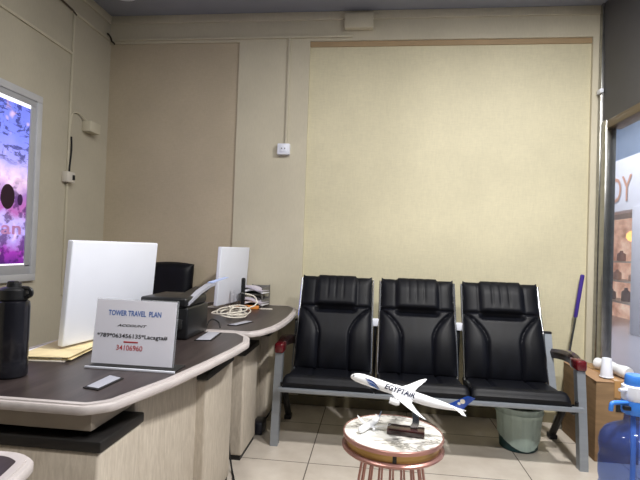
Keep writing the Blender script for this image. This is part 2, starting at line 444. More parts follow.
for k in (0, 1):
    xc = SX0 + (k + .5) * PITCHX
    MB().box((xc - .022, 3.235, .685), (xc + .022, 3.265, .735), .005).build('back_bracket', M_WHITE, bench, label='pale bracket')
    MB().box((xc - .010, 3.255, .30), (xc + .010, 3.275, .72), .003).build('back_support', M_DARKFRAME, bench)
for sgn, xa in ((-1, x0), (1, x1)):
    w = .027
    # front upright: flat aluminium section
    fl = MB(); fl.loft([[(xa - w * .85, y - .026, z), (xa + w * .85, y - .026, z), (xa + w * .85, y + .026, z), (xa - w * .85, y + .026, z)] for y, z in ((2.862, 0), (2.872, .12), (2.905, .36), (2.932, .545))])
    leg = fl.build('leg', M_ALU, bench)
    cap_ = MB(); cap_.box((xa - w - .002, 2.892, .540), (xa + w + .002, 3.01, .604), .014, 3); cap_.build('armrest_cap', M_RED, bench, label='dark red glossy cap')
    # rear leg runs down and back
    rl = MB(); rl.tube([(xa, 3.00, .30), (xa, 3.14, .26), (xa, 3.32, .03)], .022, 10)
    rl.box((xa - .024, 3.29, 0), (xa + .024, 3.36, .03), .006); rl.build('leg', M_DARKFRAME, bench)
    # dark lacquered arm curving back from the cap
    pr = smooth_path([(xa, 2.96, .572), (xa, 3.01, .586), (xa, 3.09, .588), (xa - sgn * .01, 3.19, .578), (xa - sgn * .03, 3.27, .566)], 5)
    R = []
    for i, p in enumerate(pr):
        t = (pr[min(i + 1, len(pr) - 1)] - pr[max(i - 1, 0)]).normalized(); nn = Vector((1, 0, 0)); b = Vector((0, -t.z, t.y))
        hw, hh = .029, .030
        R.append([p + nn * hw * sx * cx + b * hh * sz * cz for sx, sz, cx, cz in ((-1, -1, .8, 1), (1, -1, .8, 1), (1, 1, 1, .3), (1, 1, .6, 1), (-1, 1, .6, 1), (-1, 1, 1, .3))])
    MB().loft(R).build('armrest', M_ARM, bench)
    ux = xa - sgn * .055
    up = MB(); up.loft([[(ux - .022, y - .014, z), (ux + .022, y - .014, z), (ux + .022, y + .014, z), (ux - .022, y + .014, z)] for y, z in ((3.18, .33), (3.24, .50), (3.30, .69))]); upr = up.build('arm_upright', M_ALU, bench)
    MB().box((ux - .024, 3.282, .686), (ux + .024, 3.318, .702), .005).build('end_cap', M_PLASTIC, upr)
    fe = MB(); fe.tube(smooth_path([(xa - sgn * .030, 2.88, .372), (xa - sgn * .030, 2.885, .34), (xa - sgn * .026, 2.92, .30), (xa - sgn * .02, 2.97, .285), (xa - sgn * .01, 3.05, .29)], 5), .011, 8)
    fe.build('arm_strut', M_PLASTIC, bench)

# ------------------------------------------------------------------ reception desks
def band_mesh(outline, z_top):
    """edge band: a flat rim, a small step and a rounded lip"""
    prof = [(.032, 0), (.030, .001), (.014, .001), (.013, -.003), (.004, -.003), (0, -.008), (0, -.022), (.003, -.026), (.05, -.026)]
    mb = MB(); rings = []
    for dd, dz in prof: rings.append([(x, y, z_top + dz) for x, y in inset(outline, dd)])
    return mb.loft(rings, cap=False)
def pilaster(root, xr, y0, y1, zc, xl=-1.0, cap_x=.006, capz=.030):
    body = MB().box((xl, y0, .025), (xr, y1, zc), .012, 3).build('pilaster', M_PALEWOOD, root)
    MB().box((xl + .002, y0 - .004, zc - .002), (xr + cap_x, y1 + .004, zc + capz), .006, 2).build('cap', M_CAP, body, label='black-brown cap')
    MB().box((xl + .01, y0 + .006, 0), (xr - .008, y1 - .006, .027)).build('plinth', M_CAP, body)
    return body
def desk(name, label, outline, front_x, ya, yb, back_x, pil, grom, shift=0):
    y_mid = (ya + yb) / 2
    root = thing('reception_desk', label, 'desk', ((front_x + back_x) / 2, y_mid, 0))
    ol = round_poly([(x - (shift * (1 - .6 * (y - ya) / (yb - ya)) if x > -1 else 0), y) for x, y in outline], .022, 4)
    MB().prism(inset(ol, .030), .722, .7505).build('desktop', M_DARKWOOD, root)
    band_mesh(ol, .75).build('edge_band', M_EDGE, root, 50)
    MB().box((back_x + .02, ya + .020, .670), (front_x - .012, yb - .03, .7235), .003).build('apron', M_APRON, root)
    MB().box((back_x + .05, ya + .24, .03), (front_x, yb - .06, .7235), .01).build('front_panel', M_PALEWOOD, root)
    MB().box((back_x + .06, ya + .07, 0), (front_x - .02, yb - .07, .031)).build('plinth', M_CAP, root)
    for a in pil: pilaster(root, *a)
    for g in grom:
        gb = MB(); gb.prism(g, .7505, .7535); go = gb.build('cable_grommet', M_CAP, root)
        MB().prism(inset(g, .008), .7535, .7560, .001).build('lid', M_GROM, go, label='silver lid')
    return root
near_ol = [(-1.40, 1.205), (-.735, 1.205), (-.678, 1.255), (-.617, 1.504), (-.582, 1.75), (-.556, 1.993), (-.548, 2.16), (-.585, 2.30), (-.66, 2.395), (-1.40, 2.395)]
desk('near', 'nearer dark-topped reception desk with the white sign holder on it', near_ol, -.745, 1.22, 2.40, -1.38,
     [(-.722, 1.225, 1.465, .622, -1.36), (-.70, 2.0, 2.385, .61)],
     [[(-.858, 1.352), (-.800, 1.338), (-.794, 1.472), (-.858, 1.498)], [(-.812, 2.12), (-.735, 2.14), (-.752, 2.34), (-.83, 2.35)]], .024)
far_ol = [(-1.28, 2.405), (-.62, 2.402), (-.570, 2.47), (-.530, 2.62), (-.514, 2.80), (-.512, 3.02), (-.524, 3.26), (-.545, 3.46), (-.62, 3.605), (-1.28, 3.605)]
desk('far', 'farther dark-topped reception desk in the corner, under the cable coil', far_ol, -.755, 2.43, 3.60, -1.26,
     [(-.70, 2.607, 2.92, .582), (-.70, 3.22, 3.54, .582)], [[(-.80, 2.58), (-.745, 2.57), (-.69, 2.74), (-.745, 2.755)]])
third_ol = [(-1.35, .30), (-.62, .30), (-.628, .60), (-.645, .82), (-.668, .905), (-.72, .932), (-1.35, .932)]
desk('third', 'dark desk with a wide pale rim at the bottom left corner of the view', third_ol, -.75, .33, .90, -1.33, [(-.70, .40, .62, .60, -1.3)], [])

# ------------------------------------------------------------------ things on the desks
def oriented(p, ang):  # frame with origin p, x along ang
    return Matrix.Translation(p) @ Matrix.Rotation(ang, 4, 'Z')
def monitor(pl, pr, z0, z1, label, tilt):
    a, b = Vector((*pl, 0)), Vector((*pr, 0)); L = (b - a).length; ang = math.atan2(b.y - a.y, b.x - a.x); c = (a + b) / 2
    root = thing('monitor', label, 'monitor', (c.x, c.y, .7505))
    M = oriented((a.x, a.y, 0), ang) @ Matrix.Translation((0, 0, z0)) @ Matrix.Rotation(rad(tilt), 4, 'X') @ Matrix.Translation((0, 0, -z0)); M0 = oriented((a.x, a.y, 0), ang)   # local +y points to the staff side
    MB().box((0, 0, z0), (L, .028, z1), .006, 3, M).build('back_cover', M_WHITE, root)
    MB().box((.01, .024, z0 + .01), (L - .01, .031, z1 - .01), .001, 1, M).build('screen', M_PLASTIC, root, label='black screen side')
    MB().box((L / 2 - .03, .030, z0 - .02), (L / 2 + .03, .045, z0 + .16), .004, 2, M).build('stand', M_OFFW, root)
    MB().box((L / 2 - .085, .02, .7508), (L / 2 + .085, .16, .7585), .003, 2, M0).build('base', M_OFFW, root)
    MB().box((L / 2 - .03, .030, .757), (L / 2 + .03, .045, z0), 0, 2, M0).build('neck', M_OFFW, root)
    return root
monitor((-1.195, 1.74), (-1.111, 2.295), .775, 1.194, 'large white monitor seen from behind, nearest, behind the sign holder', 4)
monitor((-1.03, 3.08), (-.965, 3.55), .785, 1.183, 'smaller white monitor seen from behind, standing on the far desk', 3)

# sign holder
sg = thing('sign_holder', 'clear acrylic sign holder with a printed white sheet on the nearer desk', 'sign', (-.84, 1.60, .7505))
bs = MB(); bs.box((-.990, 1.572, .7505), (-.668, 1.672, .7550), .001); bs.build('base', M_RUBBER, sg, label='black base with a white front edge')
MB().box((-.992, 1.566, .7505), (-.664, 1.572, .7580), .001).build('base_edge', M_WHITE, sg)
SGY = 1.618
def lean(z): return SGY + (z - .754) * .12
def board(x0, x1, z0, z1, off, th):
    mb = MB(); mb.loft([[(x0, lean(z0) + off, z0), (x1, lean(z0) + off, z0), (x1, lean(z0) + off + th, z0), (x0, lean(z0) + off + th, z0)],
                        [(x0, lean(z1) + off, z1), (x1, lean(z1) + off, z1), (x1, lean(z1) + off + th, z1), (x0, lean(z1) + off + th, z1)]]); return mb
board(-1.004, -.692, .7535, .986, .004, .004).build('acrylic_panel', M_ACRYL, sg)
sheet_o = board(-1.000, -.697, .757, .983, 0, .002).build('printed_sheet', mat('lavender_white_sheet', (234, 234, 246), .5, vary=.01), sg)
XC = -.848
for body, z, wdt, hgt, m, sh, dx, bo in (('TOWER TRAVEL  PLAN', .927, .200, .0195, M_BLUEINK, 0, -.004, .022), ('ACCOUNT', .889, .112, .0085, M_BLACKINK, .35, -.010, .02),
                                 ('*789*063456135*Lacagta#', .845, .266, .0195, M_BLACKINK, 0, -.006, .014), ('34106960', .806, .098, .0185, M_REDINK, 0, -.012, .008)):
    t = MB(); t.text(body, wdt, hgt, lambda a, b, l, z=z, dx=dx: (XC + dx + a, lean(z + b) - .0012, z + b), sh, bo); t.build('lettering', m, sheet_o)
MB().box((XC - .036, lean(.836) - .0012, .833), (XC + .018, lean(.836) - .0004, .838)).build('underline', M_REDINK, sheet_o)

# sports bottle
bt = thing('water_bottle', 'tall black sports bottle with a carry loop on the nearer desk', 'bottle', (-1.150, 1.418, .7505))
c = (-1.150, 1.418, .7505)
MB().lathe([(0, 0), (.044, 0), (.0485, .006), (.0485, .05), (.047, .06), (.0485, .07), (.0485, .225), (.046, .240), (.036, .247), (0, .247)], c, 40).build('body', mat('dark_tinted_bottle', (24, 24, 30), .18, vary=.2), bt)
cp = MB(); cp.lathe([(0, .246), (.040, .246), (.043, .250), (.043, .278), (.036, .284), (.022, .288), (.020, .300), (0, .300)], c, 32)
cp.box((c[0] - .018, c[1] - .012, c[2] + .280), (c[0] + .01, c[1] + .012, c[2] + .306), .005); cpo = cp.build('cap', M_PLASTIC, bt)
MB().tube(smooth_path([(c[0] + .03, c[1], c[2] + .284), (c[0] + .055, c[1], c[2] + .282), (c[0] + .060, c[1], c[2] + .265), (c[0] + .042, c[1], c[2] + .255)], 6), .007, 8).build('carry_loop', M_PLASTIC, cpo)

# papers
pp = thing('paper_folder', 'cream paper folder lying open under the large monitor', 'folder', (-1.22, 1.72, .7505))
for k, (dx, dy, an, m) in enumerate(((0, 0, .10, M_OFFW), (.008, .012, .16, M_CREAMPAPER), (-.012, .02, .05, M_PAPER), (.006, .006, .14, M_CREAMPAPER))):
    M = oriented((-1.225 + dx, 1.765 + dy, 0), an)
    def fr(u, v, k=k, M=M): return M @ Vector((-.085 + .19 * u, -.16 + .32 * v, .7512 + k * .0045 + .003 + .004 * sin(3 * u + k) * v))
    def bk(u, v, k=k, M=M): return M @ Vector((-.085 + .19 * u, -.16 + .32 * v, .7512 + k * .0045 + .0015 * v))
    MB().sheet(fr, bk, 8, 8).build('sheet', m, pp)

# printer
pr_ = thing('desktop_printer', 'black desktop printer with a raised silver tray on the nearer desk', 'printer', (-.95, 2.27, .7505))
pb = MB(); pb.box((-1.08, 2.12, .7512), (-.845, 2.39, .90), .010, 3); pb.box((-1.075, 2.11, .90), (-.850, 2.38, .945), .012, 3); pb.build('body', M_PLASTIC, pr_)
MB().box((-1.05, 2.106, .80), (-.87, 2.122, .845), .004).build('paper_slot', M_RUBBER, pr_)
tl = MB()
tl.loft([[(-.872, 2.13, .922), (-.846, 2.13, .922), (-.846, 2.13, .908), (-.872, 2.13, .908)], [(-.872, 2.28, .966), (-.842, 2.28, .966), (-.842, 2.285, .952), (-.872, 2.285, .952)], [(-.872, 2.40, .988), (-.838, 2.40, .988), (-.838, 2.405, .974), (-.872, 2.405, .974)], [(-.872, 2.48, .994), (-.836, 2.48, .994), (-.836, 2.48, .980), (-.872, 2.48, .980)]])
trayo = tl.build('tray', M_GROM, pr_, label='silver tray')
MB().loft([[(-.872, 2.44, .9965), (-.842, 2.44, .9965), (-.842, 2.44, .9935), (-.872, 2.44, .9935)], [(-.852, 2.66, 1.012), (-.826, 2.66, 1.012), (-.826, 2.66, 1.009), (-.852, 2.66, 1.009)]]).build('paper', mat('pale_blue_paper', (170, 186, 226), .6), trayo)
MB().loft([[(-.94, 2.16, .94), (-.858, 2.16, .94), (-.858, 2.375, .94), (-.94, 2.375, .94)], [(-.935, 2.27, .950), (-.848, 2.27, .950), (-.848, 2.43, .972), (-.935, 2.43, .972)]]).build('tray_arm', M_PLASTIC, pr_)

# cable coil on the far desk
random.seed(11); pts = []
cx, cy = -.845, 2.86
for k in range(110):
    t = k / 110 * 2 * pi * 6.5; w = .62 + .38 * sin(t * .37 + 1)
    pts.append((cx + .085 * w * cos(t) + .02 * sin(t * .31), cy + .20 * w * sin(t + .3 * sin(t * .21)), .757 + .018 + .018 * sin(t * .53) + .030 * k / 110 * abs(sin(t * .5))))
pts += [(cx + .06, cy + .12, .80), (cx + .10, cy + .17, .83), (cx + .07, cy + .19, .87), (cx + .02, cy + .16, .885)]
cb = MB().tube(smooth_path(pts, 2), .0045, 6).build('cable_coil', mat('ivory_cable', (214, 208, 196), .45))
tag(cb, 'tangled ivory cable coil lying on the far desk', 'cable')
MB().tube([Vector(pts[-1]), Vector(pts[-1]) + Vector((-.03, -.01, .004))], .006, 8).build('plug', M_PLASTIC, cb)
bc = MB().tube(smooth_path([(-.86, 2.40, .758), (-.845, 2.44, .80), (-.815, 2.47, .785), (-.80, 2.46, .757)], 8), .004, 6).build('black_cable', M_RUBBER)
tag(bc, 'short black cable looping up beside the printer', 'cable')

# file trays
ft = thing('letter_tray', 'grey two-tier letter tray of papers beside the smaller monitor', 'tray', (-.85, 3.44, .7505))
for k in (0, 1):
    z = .765 + k * .085
    b = MB(); b.box((-.92, 3.34, z), (-.785, 3.58, z + .004)); b.box((-.92, 3.575, z), (-.785, 3.58, z + .05)); b.box((-.789, 3.34, z), (-.785, 3.58, z + .045)); b.box((-.92, 3.34, z), (-.916, 3.58, z + .045)); b.build('shelf', M_ASHMETAL, ft)
    for q in range(2):
        def fr(u, v, z=z, q=q): return Vector((-.912 + .13 * u, 3.335 - .012 * q + .22 * v, z + .012 + .02 * q + .018 * (1 - v) + .016 * sin(4 * u + q)))
        def bk(u, v, z=z, q=q): return Vector((-.912 + .13 * u, 3.335 - .012 * q + .22 * v, z + .006 + .02 * q + .010 * (1 - v) + .012 * sin(4 * u + q)))
        MB().sheet(fr, bk, 10, 6).build('paper', mat('lilac_white_paper', (206, 200, 214), .6) if q else M_PAPER, ft)
for x, y in ((-.918, 3.345), (-.787, 3.345), (-.918, 3.575), (-.787, 3.575)):
    MB().box((x - .004, y - .004, .7505), (x + .004, y + .004, .905)).build('post', M_ASHMETAL, ft)
ph = thing('desk_phone', 'black desk handset standing between the monitor and letter tray', 'phone', (-.885, 3.20, .7505))
MB().box((-.912, 3.15, .7508), (-.862, 3.25, .780), .006).build('base', M_PLASTIC, ph)
MB().box((-.902, 3.188, .778), (-.874, 3.212, .975), .010, 3).build('handset', M_PLASTIC, ph)
mk = MB().box((-.965, 3.285, .7508), (-.80, 3.318, .775), .004).build('orange_box', M_ORANGE); tag(mk, 'slim orange box lying at the foot of the letter tray', 'box')
mk = MB().box((-.795, 3.30, .7508), (-.705, 3.335, .757), .002).build('white_card_pack', M_OFFW); tag(mk, 'small off-white pack lying right of the orange box', 'pack')

# office chair behind the far desk
oc = thing('office_chair', 'black high-backed office chair behind the desks, showing its backrest', 'chair', (-1.53, 3.3, 0))
def cf(u, v):
    a = 2 * u - 1; return Vector((-1.55 + a * .165, 3.49 + .05 * v - .045 * (1 - abs(a) ** 8) * (1 - (2 * v - 1) ** 10), .60 + .44 * v + .012 * (1 - a * a)))
def cbk(u, v):
    a = 2 * u - 1; return Vector((-1.55 + a * .16, 3.53 + .05 * v, .60 + .437 * v))
MB().sheet(cf, cbk, 24, 24).build('backrest', M_LEATHER, oc, 60)
MB().box((-1.75, 3.02, .42), (-1.31, 3.46, .50), .03, 3).build('seat', M_LEATHER, oc)
MB().tube([(-1.53, 3.25, .42), (-1.53, 3.25, .10)], .025, 12).build('column', M_CHROME, oc)
MB().box((-1.57, 3.44, .45), (-1.49, 3.52, .64), .01).build('back_stem', M_PLASTIC, oc)
for k in range(5):
    an = k * 2 * pi / 5 + .3; e = Vector((-1.53 + .2 * cos(an), 3.25 + .2 * sin(an), .075))
    lg = MB().tube([(-1.53, 3.25, .11), e], [.022, .016], 8).build('leg', M_PLASTIC, oc)
    MB().lathe([(0, -.012), (.03, -.012), (.034, -.006), (.034, .006), (.03, .012), (0, .012)], (0, 0, 0), 16, Matrix.Translation((e.x, e.y, .034)) @ Matrix.Rotation(an, 4, 'Z') @ Matrix.Rotation(pi / 2, 4, 'X')).build('castor', M_RUBBER, lg)

# ------------------------------------------------------------------ round side table
TX, TY, TR = .092, 1.868, .190
tb = thing('side_table', 'small round marble-topped side table with a rose gold wire base', 'table', (TX, TY, 0))
c = (TX, TY, 0)
top = MB().lathe([(0, .494), (TR - .006, .494), (TR - .003, .4975), (TR - .006, .5), (0, .5)], c, 72).build('marble_top', M_MARBLE, tb)
MB().lathe([(TR - .006, .486), (TR, .486), (TR + .002, .489), (TR + .002, .499), (TR, .5015), (TR - .004, .5015), (TR - .004, .494), (TR - .006, .486)], c, 72).build('rim', M_ROSE, tb)
MB().lathe([(0, .452), (TR - .016, .452), (TR - .013, .455), (TR - .013, .486), (0, .487)], c, 72).build('brass_band', M_BRASS, tb, label='brass coloured band below the top')
MB().box((TX - .007, TY - TR + .010, .458), (TX + .007, TY - TR + .022, .482)).build('latch', M_PLASTIC, tb, label='small black latch')
MB().lathe([(TR - .03, .440), (TR - .003, .440), (TR + .004, .446), (TR + .004, .452), (TR - .003, .457), (TR - .02, .457), (TR - .03, .44)], c, 72).build('ring', M_ROSE, tb)
MB().lathe([(.098, .434), (.114, .434), (.160, .442), (.18, .446), (.10, .446), (.098, .434)], c, 60).build('collar', M_ROSE, tb)
for k in range(18):
    a = 2 * pi * k / 18 + .08
    q = [(TX + r * cos(a), TY + r * sin(a), z) for r, z in ((.108, .440), (.116, .38), (.136, .25), (.156, .12), (.166, .012))]
    MB().tube(smooth_path(q, 4), .0042, 8).build('rod', M_ROSE, tb)
MB().tube([(TX + .166 * cos(2 * pi * k / 48), TY + .166 * sin(2 * pi * k / 48), .009) for k in range(48)], .008, 8, closed=True).build('base_ring', M_ROSE, tb)

# ------------------------------------------------------------------ model aircraft
MK_INK = mat('dark_navy_ink', (20, 28, 58), .4); MK_SKY = mat('sky_blue_paint', (60, 120, 200), .3); MK_GREY = mat('pale_grey_paint', (150, 164, 190), .3)
def aircraft(root, M, L, fin_mat, livery, fat=1.0):
    """nose towards local -x, up +z, origin at the middle of the fuselage axis"""
    R = L * .0435 * fat
    def sect(t):
        nose = min(1, t / .13); r = R * math.sqrt(max(0, 1 - (1 - nose) ** 2.2))
        zc = -R * .22 * (1 - nose) ** 2
        if t > .64:
            k = (t - .64) / .36; r = R * (1 - .90 * k ** 1.5); zc = R * .62 * k ** 1.6
        return r, zc
    rings = []; N = 48
    for i in range(N + 1):
        t = .0015 + (i / N) ** 1.25 * .9985
        r, zc = sect(t); x = -L / 2 + t * L
        rings.append([M @ Vector((x, r * .97 * cos(2 * pi * j / 28), zc + r * sin(2 * pi * j / 28))) for j in range(28)])
    fu = MB().loft(rings).build('fuselage', M_PLANE, root, 60)
    def on_skin(x, ang, lift):                                # ang measured upward from the viewer's side
        t = (x + L / 2) / L; r, zc = sect(t); r += lift
        return M @ Vector((x, -r * .97 * cos(ang), zc + r * sin(ang)))
    def foil(x0, ch, y, z, th):
        prof = [(0, 0), (.05, .5), (.2, .95), (.4, 1), (.7, .55), (1, .04), (1, -.04), (.7, -.3), (.4, -.5), (.2, -.5), (.05, -.3)]
        return [M @ Vector((x0 + u * ch, y, z + v * th)) for u, v in prof]
    for sg in (-1, 1):
        w = MB(); st = [(0.0, -.140, .200, -.45 * R, .012), (.10, -.085, .140, -.40 * R, .009), (.24, .010, .085, -.10 * R, .005), (.38, .100, .050, .40 * R, .003), (.435, .150, .018, .65 * R, .0015)]
        w.loft([foil(x0 * L, ch * L, sg * (R * .3 + yy * L), zz, th * L) for yy, x0, ch, zz, th in st]); w.build('wing', M_PLANE, root, 40)
        e = MB(); er = .026 * L; ec = Vector((-.125 * L, sg * .150 * L, -.40 * R - er * .9))
        prof = [(er * .55, -.004 * L), (er * .86, 0), (er * .97, .008 * L), (er, .03 * L), (er * .92, .062 * L), (er * .62, .085 * L), (er * .58, .083 * L), (.0, .080 * L)]
        inner = [(0, .02 * L), (er * .80, .018 * L), (er * .84, .002 * L), (er * .90, -.001 * L)]
        E = M @ Matrix.Translation(ec) @ Matrix.Rotation(pi / 2, 4, 'Y')
        e.lathe(inner + prof[2:], (0, 0, 0), 28, E); e.mi = 0
        e.box((ec.x + .02 * L, ec.y - .003 * L, ec.z + er * .8), (ec.x + .10 * L, ec.y + .003 * L, ec.z + er * 1.35), 0, 1, M)
        e.build('engine', M_PLANE, root)
        s_ = MB(); zt = R * .62
        s_.loft([foil(.385 * L, .085 * L, sg * .004 * L, zt, .005 * L), foil(.455 * L, .035 * L, sg * .145 * L, zt + .012 * L, .0025 * L)]); s_.build('tailplane', M_PLANE, root)
    fin = MB()
    def fs(x0, ch, z, th): return [M @ Vector((x0 * L + u * ch * L, v * th * L, z * L)) for u, v in ((0, 0), (.15, .8), (.4, 1), (.8, .5), (1, .06), (1, -.06), (.8, -.5), (.4, -1), (.15, -.8))]
    fin.loft([fs(.345, .130, .030, .006), fs(.392, .104, .075, .005), fs(.468, .070, .148, .0035), fs(.482, .060, .156, .002)]); fo = fin.build('tail_fin', fin_mat, root, 40)
    if livery:
        t = MB(); t.text('EGYPTAIR', (.262 * L), (.050 * L), lambda a, b, l: on_skin(-.062 * L + a, -.02 + b / R, .0006), .22, .034, fine=True); t.build('lettering', MK_INK, fu)
        for q in range(6):                                     # feather-like bands behind the nose
            m = MB(); n = 14; rowA, rowB = [], []
            for i in range(n + 1):
                k = i / n; xx = (-.372 + .010 * q + k * (.150 - .012 * q)) * L
                base = .62 - q * .20 - 1.30 * k ** 2.4 * (1 - .09 * q) + .10 * sin(pi * k)
                wd = .085 * max(.06, sin(pi * min(1, .12 + .88 * k))) ** .6
                rowA.append(on_skin(xx, base - wd, .0006)); rowB.append(on_skin(xx, base + wd, .0006))
            for i in range(n): m.quad([rowA[i], rowA[i + 1], rowB[i + 1], rowB[i]])
            m.build('feather_stripe', (MK_INK, M_NAVY, MK_GREY, M_NAVY, MK_SKY, M_NAVY)[q], fu)
        cw = MB()
        for sgn in (1,):
            a, b = -.482 * L, -.468 * L
            cw.quad([on_skin(a, .35, .0006), on_skin(b, .42, .0006), on_skin(b, .95, .0006), on_skin(a, 1.1, .0006)])
        cw.build('cockpit_window', M_BLACKINK, fu)
        em = MB(); n = 22                                       # pale winged-disc mark on the fin
        for ox, oz, rr in ((.452, .098, .021), (.430, .072, .013)):
            for sy in (-1,):
                pts_ = [M @ Vector(((ox + rr * cos(2 * pi * i / n)) * L, sy * .0056 * L, (oz + rr * .95 * sin(2 * pi * i / n)) * L)) for i in range(n)]
                em.quad(pts_)
        em.build('fin_mark', M_GOLD, fo, label='pale gold mark on the blue fin')
    return fu
PZ = .5 * (.698 + .592); PX = .5 * (-.08 + .371)
mp = thing('model_airliner', 'white and blue model airliner on a dark stand on the round marble table', 'model plane', (.14, 1.885, .5005))
PM = Matrix.Translation((PX - .006, 1.872, PZ + .002)) @ Matrix.Rotation(rad(-5), 4, 'Z') @ Matrix.Rotation(rad(14.0), 4, 'Y') @ Matrix.Rotation(rad(5), 4, 'X')
aircraft(mp, PM, .448, M_NAVY, True)
SB = oriented((.140, 1.856, 0), rad(-7))
MB().box((-.070, -.030, .5005), (.070, .030, .524), .004, 2, SB).build('stand_base', M_MAHOG, mp, label='dark glossy stand base')
MB().box((-.03, -.0312, .506), (.062, -.0302, .518), 0, 1, SB).build('base_plate', M_ARM, mp)
sp = MB(); q = smooth_path([(.170, 1.856, .527), (.176, 1.858, .550), (.172, 1.864, .585), (.152, 1.870, .615), (.136, 1.872, .632)], 6)
sp.loft([[p + Vector((dx * (.014 - .006 * i / len(q)), dy * .006, 0)) for dx, dy in ((-1, -1), (1, -1), (1, 1), (-1, 1))] for i, p in enumerate(q)]); sp.build('stand_post', M_CHROME, mp, label='silver stand post')

sm = thing('model_airliner', 'tiny white model plane lying on the round marble table', 'model plane', (.005, 1.89, .5005))
n0, t0 = Vector((-.036, 1.815)), Vector((.046, 1.955)); Ls = .165; an = math.atan2(t0.y - n0.y, t0.x - n0.x)
SM = Matrix.Translation(((n0.x + t0.x) / 2, (n0.y + t0.y) / 2, .5175)) @ Matrix.Rotation(an, 4, 'Z') @ Matrix.Rotation(rad(-2), 4, 'Y')
aircraft(sm, SM, Ls, mat('pale_blue_paint', (168, 190, 220), .3), False, 1.8)

# ------------------------------------------------------------------ bin under the bench
BX, BY = .930, 3.13
bn = thing('waste_bin', 'dark teal waste bin with a pale green liner under the bench', 'bin', (BX, BY, 0)); c = (BX, BY, 0)
MB().lathe([(0, 0), (.106, 0), (.112, .006), (.130, .248), (.134, .250), (.134, .258), (.124, .258), (.106, .012), (0, .012)], c, 40).build('body', M_TEAL, bn)
def lin_o(u, v):
    a = 2 * pi * u; hem = .052 + .044 * cos(2 * a) + .008 * sin(3 * a + .7); z = .262 - v * (.262 - hem)
    fold = .0012 * sin(17 * a) + .001 * sin(29 * a + 1)
    r = .1085 + .0270 * z / .28 + .0065 + fold + (.006 * math.exp(-((z - .225) / .008) ** 2)) + .004 * sstep(.9, 1, v)
    return Vector((BX + r * cos(a), BY + r * sin(a), z))
def lin_i(u, v):
    p = lin_o(u, v); d = Vector((p.x - BX, p.y - BY, 0)).normalized(); return p - d * .0016
lm = MB().sheet(lin_o, lin_i, 96, 28)
lm.lathe([(.136, .261), (.132, .264), (.120, .262), (.108, .05), (0, .045)], c, 40); lm.build('liner', M_LINER, bn, label='pale green plastic liner')

# ------------------------------------------------------------------ cardboard box and what stands on it
bx = thing('cardboard_box', 'tall brown cardboard box in the corner beside the bench', 'box', (1.44, 3.25, 0))
x0b, x1b, y0b, y1b, hb = 1.32, 1.563, 2.99, 3.48, .468
b = MB(); b.box((x0b, y0b, 0), (x1b, y1b, hb), .004); b.build('carton', M_CARD, bx)
f1 = MB(); f1.loft([[(x0b - .004, y0b - .003, hb), (x1b, y0b - .003, hb), (x1b, y0b - .003, hb + .004), (x0b - .004, y0b - .003, hb + .004)], [(x0b - .004, y0b + .235, hb + .006), (x1b, y0b + .235, hb + .006), (x1b, y0b + .235, hb + .010), (x0b - .004, y0b + .235, hb + .010)]]); f1.build('flap', M_CARDTOP, bx)
f2 = MB(); f2.loft([[(x0b - .004, y0b + .245, hb + .004), (x1b, y0b + .245, hb + .004), (x1b, y0b + .245, hb + .008), (x0b - .004, y0b + .245, hb + .008)], [(x0b - .004, y1b, hb), (x1b, y1b, hb), (x1b, y1b, hb + .004), (x0b - .004, y1b, hb + .004)]]); f2.build('flap', M_CARDTOP, bx)
MB().box((x0b + .11, y0b - .0035, .30), (x1b - .02, y0b - .001, .345)).build('hand_hole', M_CAP, bx)
MB().box((x0b + .10, y0b - .004, hb - .09), (x0b + .15, y1b + .001, hb + .0115), .001).build('packing_tape', mat('tan_tape', (172, 132, 84), .3), bx)
cu = thing('paper_cup', 'white tapered paper cup upside down on the cardboard box', 'cup', (1.405, 3.07, hb + .011))
cuo = MB().lathe([(.034, 0), (.0385, .002), (.0385, .006), (.0350, .007), (.0265, .112), (.025, .114), (.0, .108)], (1.412, 3.07, hb + .011), 32).build('body', M_WHITE, cu)
rl = MB(); rl.tube(smooth_path([(1.440, 3.27, hb + .050), (1.47, 3.22, hb + .052), (1.50, 3.14, hb + .048), (1.53, 3.05, hb + .044)], 6), [.034 + .003 * sin(k * .9) for k in range(19)], 20)
ro = rl.build('bag_roll', mat('milky_plastic_bag', (226, 228, 232), .35, vary=.05, scale=(40, 40, 40), bump=.5)); tag(ro, 'roll of milky white plastic bags lying on the cardboard box', 'bag roll')

# ------------------------------------------------------------------ mop handle in the corner
mo = thing('mop', 'mop with a violet grip and steel shaft leaning in the corner behind the box', 'mop', (1.33, 3.55, 0))
pA, pB, pC, pD = Vector((1.478, 3.596, 1.072)), Vector((1.432, 3.585, .768)), Vector((1.390, 3.571, .515)), Vector((1.330, 3.55, .06))
MB().tube([pA + (pB - pA) * t for t in (0, .02, .3, .98, 1)], [.010, .0145, .0135, .013, .011], 14).build('grip', M_PURPLE, mo, label='violet grip')
MB().tube([pB, pC, pD], .0085, 12).build('shaft', M_STEEL, mo)
MB().tube([pC + (pA - pC).normalized() * .02, pC - (pA - pC).normalized() * .03], .0135, 12).build('collar', M_PURPLE, mo)
mh = MB(); random.seed(3)
for k in range(40):
    a = random.uniform(0, 2 * pi); e = pD + Vector((.045 * cos(a), .04 * sin(a) - .01, -.052)); mh.tube(smooth_path([pD, pD + Vector((.03 * cos(a), .015 * sin(a), .012)), e], 4), .005, 5)
mh.build('mop_head', mat('grey_mop_yarn', (120, 116, 108), .8), mo)

